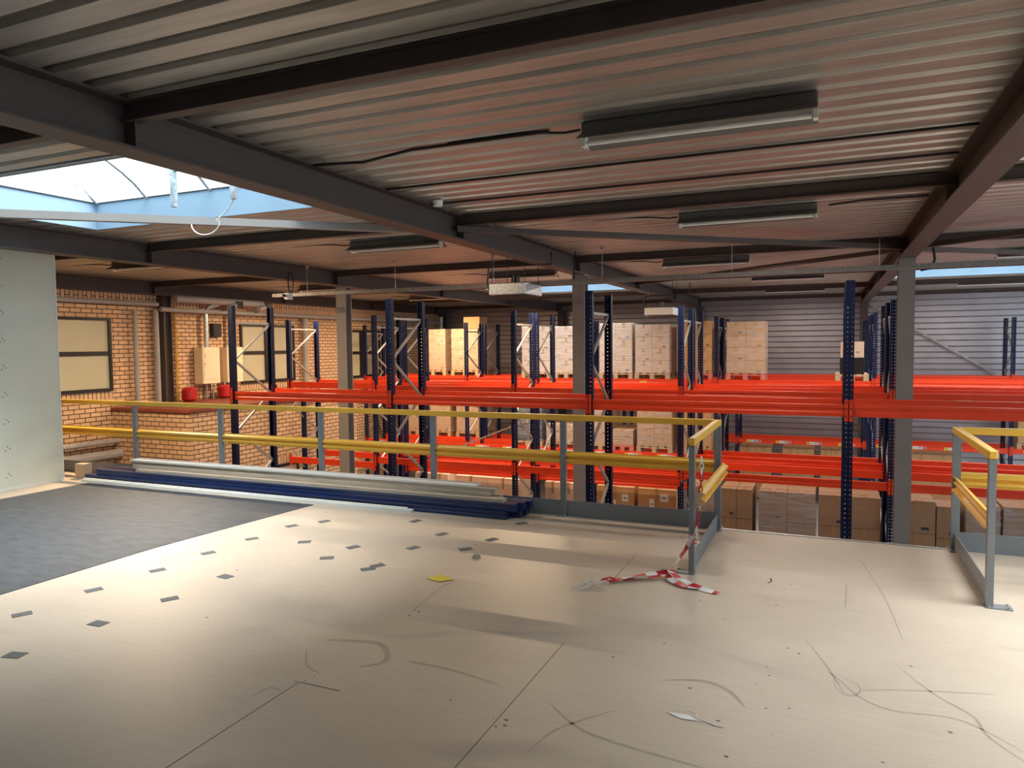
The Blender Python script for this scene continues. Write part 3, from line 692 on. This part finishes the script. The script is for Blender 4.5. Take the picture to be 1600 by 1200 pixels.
for x, z, w, h, wd_ in ((-3.72, -1.32, .16, .13, 'left on the left one'), (-3.46, -1.20, .12, .14, 'upper right on the left one'), (-3.4, -1.75, .2, .12, 'lowest on the left one'), (-2.95, -1.28, .09, .2, 'narrow upright on the right one'), (-2.72, -1.15, .15, .14, 'upper on the right one'), (-2.74, -1.68, .2, .12, 'lowest on the right one')):
    o = MB().box((-w/2, -.002, -h/2), (w/2, 0, h/2), M_twh).box((-w/4, -.003, -.01), (w/4, -.002, .01), M_ink).obj('delivery_note', None, (x, 13.249, z)); tag(o, 'white paper on the pair of brown cartons, '+wd_, 'label', 'white papers on the low cartons')

# ------------------------------------------------------------------ guardrails
def w_rail(L):
    o = MB(); h = .125
    o.extrude([(0, 0), (-.010, .012), (-.040, .030), (-.040, .045), (-.012, .058), (-.012, .068), (-.040, .082), (-.040, .100), (-.008, .112), (0, h), (.004, h), (-.004, .110), (-.034, .098), (-.034, .084), (-.008, .068), (-.008, .058), (-.034, .043), (-.034, .032), (-.006, .014), (.004, 0)], 'X', 0, L, M_yel)
    return o.mesh('mid_rail')
def guardrail(origin, lb, xs, L0, L1, side_x, side_len):
    r = empty('guardrail', origin, lb, 'railing', 'mezzanine guardrails'); ox, oy, _ = origin
    def post(x, y, rz=0, sh=0):
        p = MB().box((-.03, -.02, .008), (.03, .02, .955), M_rail).obj('post', r, (x, y, 0)); p.rotation_euler.z = rz
        b = MB().box((-.045, -.075+sh, 0), (.045, .075+sh, .008), M_rail)
        b.obj('base_plate', p, bevel=0)
        bt = MB()
        for sx, sy in ((-.03, -.055), (.03, -.055), (-.03, .055), (.03, .055)): bt.tube([(sx, sy+sh, .008), (sx, sy+sh, .020)], .008, M_galv, 6)
        bt.obj('bolt', p)
    for x in xs: post(x, 0)
    MB().box((L0, -.025, .955), (L1, .025, 1.012), M_yel).obj('top_rail', r, bevel=.006)
    o = inst(w_rail(L1-L0), 'mid_rail', r, (L0, .028, .52))
    MB().box((L0, .0, 0), (L1, .006, .155), M_rail).obj('toe_board', r)
    # return side
    post(side_x, -side_len, math.pi/2, .05 if lb.startswith('long') else -.05)
    MB().box((side_x-.025, -side_len-.03, .955), (side_x+.025, .02, 1.012), M_yel).obj('top_rail', r, bevel=.006)
    sgn = 1 if side_x > 0 or L1 < 1 else -1
    m2 = inst(w_rail(side_len-.02), 'mid_rail', r, (side_x+(.055 if lb.startswith('long') else -.03), -side_len-.0, .50), (0, 0, math.pi/2))
    MB().box((side_x-.003, -side_len+.02, 0), (side_x+.003, 0, .145), M_rail).obj('toe_board', r)
    return r
guardrail((-.90, 6.76, 0), 'long yellow and grey guardrail along the mezzanine edge left of the gate gap', [-7.49, -5.99, -4.46, -2.97, -1.49, 0], -9.4, .03, 0, 1.37)
guardrail((.975, 6.76, 0), 'short yellow and grey guardrail right of the gate gap', [0, 1.5, 3.0], -.03, 5, 0, 1.36)
for x, lb in ((-.90, 'left'), (1.0, 'right')): pass

# chain and barrier tape
def torus_link(R, r_, m, T, n=12, k=6, st=1.6):
    o = []
    return o
ch = empty('plastic_chain', (-.87, 5.45, .9), 'red and white plastic chain hanging down the gate post', 'chain')
def link(mb, c, d, upv, m, ln=.028, wd=.014, rr=.0045):
    d = Vector(d).normalized(); u = Vector(upv); u = (u-d*u.dot(d)).normalized(); pts = []
    for i in range(13):
        t = 2*math.pi*i/12; pts.append(Vector(c)+d*math.cos(t)*ln+u*math.sin(t)*wd)
    mb.tube(pts, rr, m, 5, caps=False)
path = [(-.845, 5.46, .86), (-.84, 5.44, .72), (-.85, 5.40, .5), (-.862, 5.36, .36), (-.875, 5.35, .27)]
def chain(pathpts, nn, origin, parent, name='chain_link'):
    pts = [Vector(p) for p in pathpts]; seg = [(b-a).length for a, b in zip(pts[:-1], pts[1:])]; tot = sum(seg)
    cnt = int(tot/.042); out = []
    for i in range(cnt):
        t = tot*(i+.5)/cnt; k = 0
        while t > seg[k] and k < len(seg)-1: t -= seg[k]; k += 1
        d = (pts[k+1]-pts[k]); c = pts[k]+d*(t/seg[k])
        mb = MB(); link(mb, c-Vector(origin), d, (1, 0, .2) if i % 2 else (0, .4, 1), M_trd if (i//3) % 2 else M_twh)
        mb.obj(name, parent)
chain(path, 0, (-.87, 5.45, .9), ch)
ch2 = empty('plastic_chain', (-1.5, 4.82, .0), 'red plastic chain end with a white clip lying on the floor', 'chain')
chain([(-1.56, 4.83, .02), (-1.50, 4.87, .02), (-1.44, 4.95, .025), (-1.38, 4.97, .02)], 0, (-1.5, 4.82, 0), ch2)
cl_ = MB()
for a, b in (((-.02, -.05, .012), (.06, -.03, .02)), ((-.12, -.10, .006), (0, -.02, .02)), ((-.06, -.12, .006), (.0, -.02, .02)), ((.02, -.04, .01), (.11, -.05, .012))): cl_.tube([a, b], .003, M_twh, 6)
cl_.obj('clip', ch2)
def ribbon(mb, pts, w, nrm_twist, stripe=.095, off=0., fold=0):
    P_ = [Vector(p) for p in pts]
    # resample
    out = []
    for a, b in zip(P_[:-1], P_[1:]):
        n = max(1, int((b-a).length/.016))
        for i in range(n): out.append(a.lerp(b, i/n))
    out.append(P_[-1]); s = 0
    for i in range(len(out)-1):
        a, b = out[i], out[i+1]; d = (b-a).normalized(); s += (b-a).length
        def side(p, dd, i_):
            tw = nrm_twist*math.sin(i_*.23+off); sd = dd.cross(Vector((0, 0, 1))).normalized() if abs(dd.z) < .95 else Vector((1, 0, 0))
            sd = (sd*math.cos(tw)+Vector((0, 0, 1))*math.sin(tw)*.6)
            return sd*w/2
        dn = (out[min(i+2, len(out)-1)]-b).normalized() if i+2 < len(out) else d
        s0, s1 = side(a, d, i), side(b, dn, i+1)
        m = M_trd if int((s+off*.1)/stripe) % 2 else M_twh
        mb.poly([a-s0, a+s0, b+s1, b-s1], m)
tp = MB()
ribbon(tp, [(-.885, 5.33, .30), (-.93, 5.28, .20), (-1.0, 5.24, .09), (-1.05, 5.22, .035)], .045, .8)
ribbon(tp, [(-1.04, 5.22, .045), (-1.12, 5.20, .03), (-1.22, 5.13, .025), (-1.32, 5.03, .02), (-1.40, 4.96, .015)], .06, .4, off=1)
ribbon(tp, [(-1.06, 5.19, .03), (-1.14, 5.13, .02), (-1.24, 5.08, .015), (-1.36, 4.99, .015)], .05, .3, off=2.4)
ribbon(tp, [(-1.03, 5.23, .05), (-.96, 5.16, .03), (-.86, 5.09, .015), (-.74, 5.02, .008), (-.66, 5.0, .006)], .06, .35, off=.6)
ribbon(tp, [(-1.05, 5.20, .03), (-.99, 5.10, .02), (-.90, 5.04, .012), (-.80, 5.03, .01)], .05, .3, off=3.1)
ribbon(tp, [(-1.10, 5.24, .05), (-1.02, 5.24, .055), (-.98, 5.20, .02)], .04, .9, off=2)
for q, (cx, cy, cz, sx) in enumerate(((-.885, 5.345, .30, 1), (-.89, 5.36, .27, -1), (-.88, 5.34, .24, 1))):
    ribbon(tp, [(cx-.045, cy-.02, cz), (cx, cy-.05, cz+.01*sx), (cx+.045, cy-.02, cz+.015)], .03, .2, stripe=.05, off=q)
o = tp.obj('barrier_tape'); tag(o, 'red and white barrier tape knotted to the gate post and trailing on the floor', 'tape')
so = o.modifiers.new('s', 'SOLIDIFY'); so.thickness = .0008

# ------------------------------------------------------------------ on the mezzanine floor
vs = [(-5.33, 3.10), (-9.08, 3.05), (-8.72, 5.2), (-8.62, 6.2), (-5.07, 6.21)]
mm = MB(); n = len(vs)
vs = [(-8.72, 1.4), (-5.42, 1.4), (-5.27, 3.12), (-5.26, 4.38), (-5.07, 6.24), (-8.62, 6.24)]
mm.poly([(x, y, .005) for x, y in vs], M_mat)
for i in range(len(vs)):
    a, b = vs[i], vs[(i+1) % len(vs)]; mm.poly([(a[0], a[1], 0), (b[0], b[1], 0), (b[0], b[1], .005), (a[0], a[1], .005)], M_mat)
tag(mm.obj('rubber_mat'), 'large dark grey rubber mat on the floor by the partition', 'mat')
pads = [(-4.75, 2.94, 1), (-4.15, 2.52, .3), (-4.14, 3.02, 0), (-4.09, 3.51, 1), (-4.75, 3.44, 1), (-4.71, 3.94, 1), (-4.10, 4.02, 0), (-4.71, 4.44, 1), (-4.69, 4.92, 1), (-4.67, 5.42, 1), (-4.18, 5.01, .6), (-4.49, 5.68, 1),
        (-3.68, 5.03, 1), (-3.69, 4.69, .4), (-3.21, 4.57, .8), (-3.19, 4.67, 1), (-3.19, 5.20, 1), (-3.66, 6.02, 1), (-3.18, 5.68, 1), (-2.76, 5.33, .7), (-2.68, 5.68, .9), (-2.66, 6.31, .8)]
pm = MB().box((-.055, -.038, 0), (.055, .038, .003), M_pad).mesh('floor_pad')
ROWS = [(-4.45, 'the row beside the mat'), (-3.9, 'the second row from the mat'), (-3.4, 'the middle row'), (-2.95, 'the row left of the yellow paper'), (0, 'the row farthest from the mat')]
ORD = ['nearest the camera', 'second from the camera', 'third from the camera', 'fourth from the camera', 'fifth from the camera', 'sixth from the camera', 'seventh from the camera']
def prow(x): return next(k for k, (lim, _) in enumerate(ROWS) if x < lim)
for i, (x, y, a) in enumerate(pads):
    o = bpy.data.objects.new('floor_pad', pm); C.objects.link(o); o.location = (x, y, 0); o.rotation_euler.z = 1.15*a+random.uniform(-.15, .15)
    k = prow(x); n_ = sorted(q[1] for q in pads if prow(q[0]) == k).index(y)
    tag(o, 'dark grey floor pad in '+ROWS[k][1]+', '+ORD[n_], 'floor pad', 'grey pads on the plywood floor')
o = MB().poly([(-.10, -.04, .002), (.03, -.075, .003), (.11, .01, .004), (-.02, .055, .010)], M_yp).obj('yellow_paper', None, (-2.58, 4.58, .002), ); tag(o, 'bright yellow sheet of paper lying on the plywood floor', 'paper'); o.modifiers.new('s', 'SOLIDIFY').thickness = .001
def crumple(name, loc, r0, m, lb, cat, n=9, flatz=.5):
    bm = bmesh.new(); bmesh.ops.create_icosphere(bm, subdivisions=2, radius=r0)
    rr = random.Random(int(loc[0]*100))
    for v in bm.verts: v.co *= rr.uniform(.55, 1.2); v.co.z = abs(v.co.z)*flatz
    me = bpy.data.meshes.new(name); bm.to_mesh(me); bm.free(); me.materials.append(m)
    o = bpy.data.objects.new(name, me); C.objects.link(o); o.location = loc; tag(o, lb, cat); return o
crumple('paper_scrap', (-2.57, 5.15, 0), .035, M_plank, 'small crumpled beige scrap beside a grey floor pad', 'scrap', flatz=1)
t_ = empty('plastic_scrap', (-.56, 3.27, 0), 'torn white plastic scrap with a loose tie lying in the foreground', 'scrap')
MB().poly([(-.10, .005, .004), (-.03, -.028, .006), (.04, -.03, .012), (.05, -.005, .004), (-.01, .02, .016), (-.05, .028, .008)], M_film).poly([(-.10, .005, .003), (-.03, -.028, .003), (.05, -.02, .003), (.0, .02, .003)], M_twh).obj('bag', t_)
MB().tube([(.04, -.01, .008), (.09, -.02, .004), (.13, -.035, .003), (.16, -.03, .003)], .0025, M_twh, 5).tube([(-.06, .02, .01), (-.01, .04, .012), (.03, .03, .01), (.04, 0, .006)], .002, M_twh, 5).obj('tie', t_)
sc_ = MB()
for k in range(10):
    a = -.9+k*.16; sc_.poly([(.05*math.cos(a)*1, .09*math.sin(a), .001), (.05*math.cos(a+.16), .09*math.sin(a+.16), .001), (.062*math.cos(a+.16), .095*math.sin(a+.16), .001), (.062*math.cos(a), .095*math.sin(a), .001)], M_ink)
o = sc_.obj('scuff_shadow_mark', mz, (-.40, 5.42, .0005))

# pile of blue uprights and planks
def long_item(name, p, q, w, h, m, lb, cat, grp, perf=False, mats2=None):
    p, q = Vector(p), Vector(q); L = (q-p).length; o = MB()
    if perf:
        o.extrude([(-w/2, 0), (w/2, 0), (w/2, h*.34), (w/2-.005, h*.4), (w/2-.005, h*.66), (w/2, h*.72), (w/2, h), (-w/2, h), (-w/2, h*.72), (-w/2+.005, h*.66), (-w/2+.005, h*.4), (-w/2, h*.34)], 'Y', 0, L, m)
        for k in range(int(L/.1)): 
            if k % 1 == 0 and (k < 14 or k > int(L/.1)-6):
                for sx in (-.02, .02): o.box((sx-.006, .03+k*.1, h), (sx+.006, .05+k*.1, h+.0006), M_galv if k > 20 else M_dark)
    else: o.box((-w/2, 0, 0), (w/2, L, h), m)
    ob = o.obj(name, None, p, bevel=0); d = q-p; ob.rotation_euler = (math.atan2(d.z, math.hypot(d.x, d.y)), 0, math.atan2(d.y, d.x)-math.pi/2); tag(ob, lb, cat, grp); return ob
B_ = M_blue; gU = 'blue beams in the pile'
long_item('rack_beam', (-8.86, 6.41, 0), (-2.86, 6.43, 0), .10, .075, B_, 'dark blue steel beam on the floor, front one of the pile', 'beam', gU, True)
long_item('rack_beam', (-8.80, 6.53, 0), (-2.76, 6.55, 0), .10, .075, B_, 'dark blue steel beam on the floor, second from the front', 'beam', gU, True)
long_item('rack_beam', (-8.78, 6.64, 0), (-2.74, 6.66, 0), .10, .075, B_, 'dark blue steel beam on the floor, next to the toe board', 'beam', gU, True)
long_item('rack_beam', (-8.70, 6.45, .076), (-2.78, 6.47, .076), .09, .07, B_, 'dark blue perforated beam in the upper layer, front one', 'beam', gU, True)
long_item('rack_beam', (-8.66, 6.56, .076), (-2.73, 6.57, .076), .09, .07, B_, 'dark blue perforated beam in the upper layer, middle one', 'beam', gU, True)
long_item('rack_beam', (-8.62, 6.66, .076), (-2.70, 6.67, .076), .09, .07, B_, 'dark blue perforated beam in the upper layer, rear one', 'beam', gU, True)
gP = 'planks on the blue beams'
long_item('wooden_plank', (-8.02, 6.49, .147), (-2.92, 6.50, .147), .10, .035, M_plank, 'weathered wooden plank on the blue beams, lowest in front', 'plank', gP)
long_item('wooden_plank', (-8.20, 6.62, .147), (-3.02, 6.63, .147), .12, .035, M_plank, 'weathered wooden plank on the blue beams, lowest behind', 'plank', gP)
long_item('wooden_plank', (-8.15, 6.56, .183), (-3.10, 6.58, .183), .12, .04, M_plank, 'weathered wooden plank in the middle of the plank stack', 'plank', gP)
long_item('wooden_plank', (-8.25, 6.62, .224), (-3.05, 6.61, .224), .11, .035, M_plank, 'weathered wooden plank just under the white board', 'plank', gP)
long_item('white_board', (-8.22, 6.60, .260), (-3.28, 6.63, .260), .15, .022, M_white, 'long white board on top of the plank pile', 'board', None)
long_item('white_profile', (-8.80, 6.29, .0), (-3.88, 6.325, .0), .055, .03, M_white, 'long white plastic profile lying in front of the blue beams', 'profile', 'white profiles')
long_item('white_profile', (-8.80, 6.305, .031), (-3.95, 6.335, .031), .03, .012, M_white, 'narrow white strip lying on the long white profile', 'profile', 'white profiles')
o = MB().box((-.05, 0, 0), (.12, .12, .19), M_card2).obj('wood_block', None, (-9.08, 6.42, 0)); tag(o, 'small beige wooden block standing beside the partition end', 'block')

# ------------------------------------------------------------------ ceiling lights, tray, heaters, cables
LP = [(-.72, 4.30, 0, 'nearest, unlit, under the roof in the middle bay'), (-.76, 7.66, 1, 'second row of the middle bay'), (-1.76, 11.7, 1, 'behind the purlin of the column row'), (-.72, 15.2, 1, 'far in the middle bay, second from the back wall'),
      (-.72, 18.9, 1, 'closest to the back wall in the middle bay'), (-4.98, 7.82, 1, 'left of the big girder, hanging above the railing'), (-5.10, 12.25, 1, 'behind the hanging heater'), (-9.55, 7.95, 1, 'beside the partition top'),
      (-9.95, 12.8, 1, 'left of the brown column near the cable coil'), (-9.6, 16.8, 1, 'far left in front of the brick wall'), (2.95, 12.8, 1, 'right of the right column'), (3.3, 18.8, 1, 'far right near the back wall')]
def lamp_proto():
    r = bpy.data.objects.new('ceiling_light', None); C.objects.link(r)
    MB().box((-.66, -.045, -.075), (.66, .045, 0), M_lampbody).obj('housing', r, bevel=.006)
    MB().extrude([(-.150, -.125), (-.055, -.074), (.055, -.074), (.150, -.125), (.153, -.122), (.057, -.070), (-.057, -.070), (-.153, -.122)], 'X', -.66, .66, M_lampbody).obj('reflector', r)
    MB().tube([(-.63, 0, -.118), (.63, 0, -.118)], .016, M_tube, 10).obj('tube', r)
    for s in (-1, 1): MB().box((s*.65-.012, -.03, -.14), (s*.65+.012, .03, -.074), M_white).obj('tube_holder', r)
    MB().tube([(-.68, 0, -.03), (-.78, .0, -.035), (-.95, .02, -.01), (-1.25, .0, .004), (-1.6, .0, .006)], .008, M_cable, 6).obj('feed_cable', r)
    return r
proto = lamp_proto()
for i, (x, y, lit, wds) in enumerate(LP):
    r = proto if i == 0 else copy_tree(proto)
    r.location = (x, y, DZ-.002); tag(r, 'fluorescent batten light, '+wds, 'light', 'fluorescent ceiling lights')
    if lit:
        l = bpy.data.lights.new('batten_light', 'AREA'); l.shape = 'RECTANGLE'; l.size = 1.2; l.size_y = .05; l.energy = LAMP_W*(1.5 if x < -4.5 and y > 7.9 else .45 if y > 8 else .22)
        l.color = (1.0, .74, .46) if x < -4.5 else (1.0, .88, .74)
        lo = bpy.data.objects.new('batten_light', l); C.objects.link(lo); lo.parent = r; lo.location = (0, 0, -.138)

tr = empty('cable_tray', (-2.4, 9.7, 2.55), 'galvanised cable tray hanging across the view below the roof', 'tray')
tw = MB(); xa, xb = -6.2, 7.5
tw.extrude([(-.05, .055), (-.05, 0), (.05, 0), (.05, .055), (.047, .055), (.047, .003), (-.047, .003), (-.047, .055)], 'X', xa, xb, M_tray)
tw.obj('channel', tr)
cb = MB(); cb.tube([(xa, 0, .02), (xb, 0, .02)], .014, M_cable, 6); cb.obj('cable', tr)
for x in (-7.9, -6.19, -4.5, -2.85, -1.13, .56, 2.3, 4.0):
    ro = MB().tube([(x+2.4, 0, .05), (x+2.4, 0, DZ-2.55)], .004, M_galv, 6).obj('hanger_rod', tr)
    MB().box((x+2.4-.02, -.02, DZ-2.55-.05), (x+2.4+.02, .02, DZ-2.55), M_galv).obj('rod_clamp', tr)
def heater(x, y, z, w, d, h, lb, white=False):
    r = empty('unit_heater', (x, y, z), lb, 'heater', 'hanging unit heaters'); m = M_galv if not white else M_white
    MB().box((-w/2, 0, 0), (w/2, d, h), m).obj('casing', r, bevel=.008)
    lv = MB()
    for k in range(5): lv.bar((-w/2+.06, .08+k*d/6, -.02), (w/2-.02, .08+k*d/6, -.02), .05, .006, M_brown, (0, 1, 1))
    lv.obj('louvres', r)
    MB().tube([(0, d*.5, h), (0, d*.5, h+.12)], .06, M_black, 14).obj('fan_motor', r)
    for sx, yy in ((-w/2+.03, .06), (w/2-.03, .06), (-w/2+.03, d-.06), (w/2-.03, d-.06)):
        MB().tube([(sx, yy, h), (sx, yy, min(2.79, 2.79)-z-(0 if h > 1 else 0)+.26)], .005, M_cable, 6).obj('hanger_rod', r)
    MB().tube([(-w/2-.02, .05, h*.5), (-w/2-.04, .05, h+.02), (-w/2-.02, .05, h+.22), (-w/2+.05, .05, h+.25), (w/2-.05, .1, h+.25), (w/2+.3, .2, h+.24), (w/2+.3, .2, 2.95-z)], .012, M_cable, 6).obj('supply_pipe', r)
    return r
heater(-3.98, 9.00, 2.39, .54, .62, .156, 'galvanised unit heater hanging left of the centre column')
heater(-3.20, 15.0, 2.30, .60, .55, .15, 'white unit heater hanging far back right of the centre column', True)
for (y, lb) in ((5.28, 'thin black conduit clipped under the deck, nearer one'), (6.02, 'thin black conduit clipped under the deck, farther one')):
    pipe('conduit', [(-3.44, y, 3.035), (.84, y, 3.035)], .010, M_cable, lb, 'conduit', 'ceiling conduits', 6)
pipe('conduit', [(-3.42, 4.30, 3.02), (-3.0, 4.32, 3.0), (-2.6, 4.30, 3.035), (-1.6, 4.3, 3.035)], .011, M_cable, 'black cable running from the girder to the nearest light', 'cable', 'ceiling conduits', 6)
pipe('conduit', [(-.0, 7.66, 3.02), (.3, 7.64, 3.035), (.84, 7.66, 3.035)], .010, M_cable, 'black cable from the second light to the right girder', 'cable', 'ceiling conduits', 6)
pipe('conduit', [(1.2, 10.75, 2.97), (1.24, 10.75, 2.9), (1.26, 10.75, 2.75), (1.22, 10.75, 2.64), (1.1, 10.75, 2.62)], .016, M_cable, 'black cable loop beside the right column', 'cable', None, 8)
pipe('conduit', [(-3.3, 9.9, 3.03), (-3.28, 9.8, 2.9), (-3.27, 9.72, 2.62)], .010, M_cable, 'black cable dropping to the tray by the centre column', 'cable', None, 6)
o = MB().tube([(0, 0, 0), (0, 0, -.05)], [.05, .042], M_white, 16).obj('smoke_detector', None, (-3.72+.4, 5.95, 3.047)); tag(o, 'round white detector under the deck beside the big girder', 'detector')
cc = empty('cable_coil', (-8.075, 9.35, 2.75), 'black cable coil and small fitting on the girder left of the brown column', 'coil')
pts = [Vector((.13, .06*math.cos(t)*1.0, .17*math.sin(t))) for t in [i*math.pi/8 for i in range(17)]]
MB().tube(pts, .010, M_cable, 6).obj('cable', cc); MB().box((.11, -.14, -.28), (.19, -.03, -.18), M_white).box((.12, -.20, -.24), (.14, -.14, -.2), M_black).obj('fitting', cc)
# skylight opener under the near skylight
flat('rack_brace', (-7.44, 14.13, -.54), (-6.20, 14.13, -.05), 'pale diagonal bar low behind the rack, nearer the centre', 'brace', .04, .03, M_brace, 'rack spine braces')
flat('rack_brace', (-9.40, 13.05, -1.04), (-8.24, 13.05, -.66), 'pale diagonal bar low behind the rack, at its left end', 'brace', .04, .03, M_brace, 'rack spine braces')
ac = empty('skylight_opener', (-4.85, 4.62, 3.2), 'white rack actuators and crossbar hanging in the near skylight', 'opener')
for x, z0, z1 in ((-5.16, 2.92, 3.27), (-4.49, 2.93, 3.25)):
    MB().box((x+4.85-.022, -.02, z0-3.2), (x+4.85+.022, .02, z1-3.2), M_galv).obj('actuator', ac)
MB().box((-.31, -.015, .02), (.36, .015, .05), M_galv).obj('crossbar', ac)
MB().tube([(-.31, 0, .05), (-.31, 0, .53)], .012, M_galv, 6).tube([(.36, 0, .05), (.36, 0, .53)], .012, M_galv, 6).obj('hanger', ac)
MB().tube([(.36, 0, -.27), (.28, 0, -.36), (.16, 0, -.43)] + [(.04-.16*math.cos(a)*-1, 0, -.44-.10*math.sin(a)) for a in [i*math.pi/10 for i in range(11)]], .005, M_white, 6).obj('cable', ac)
print('objects', len(bpy.data.objects))
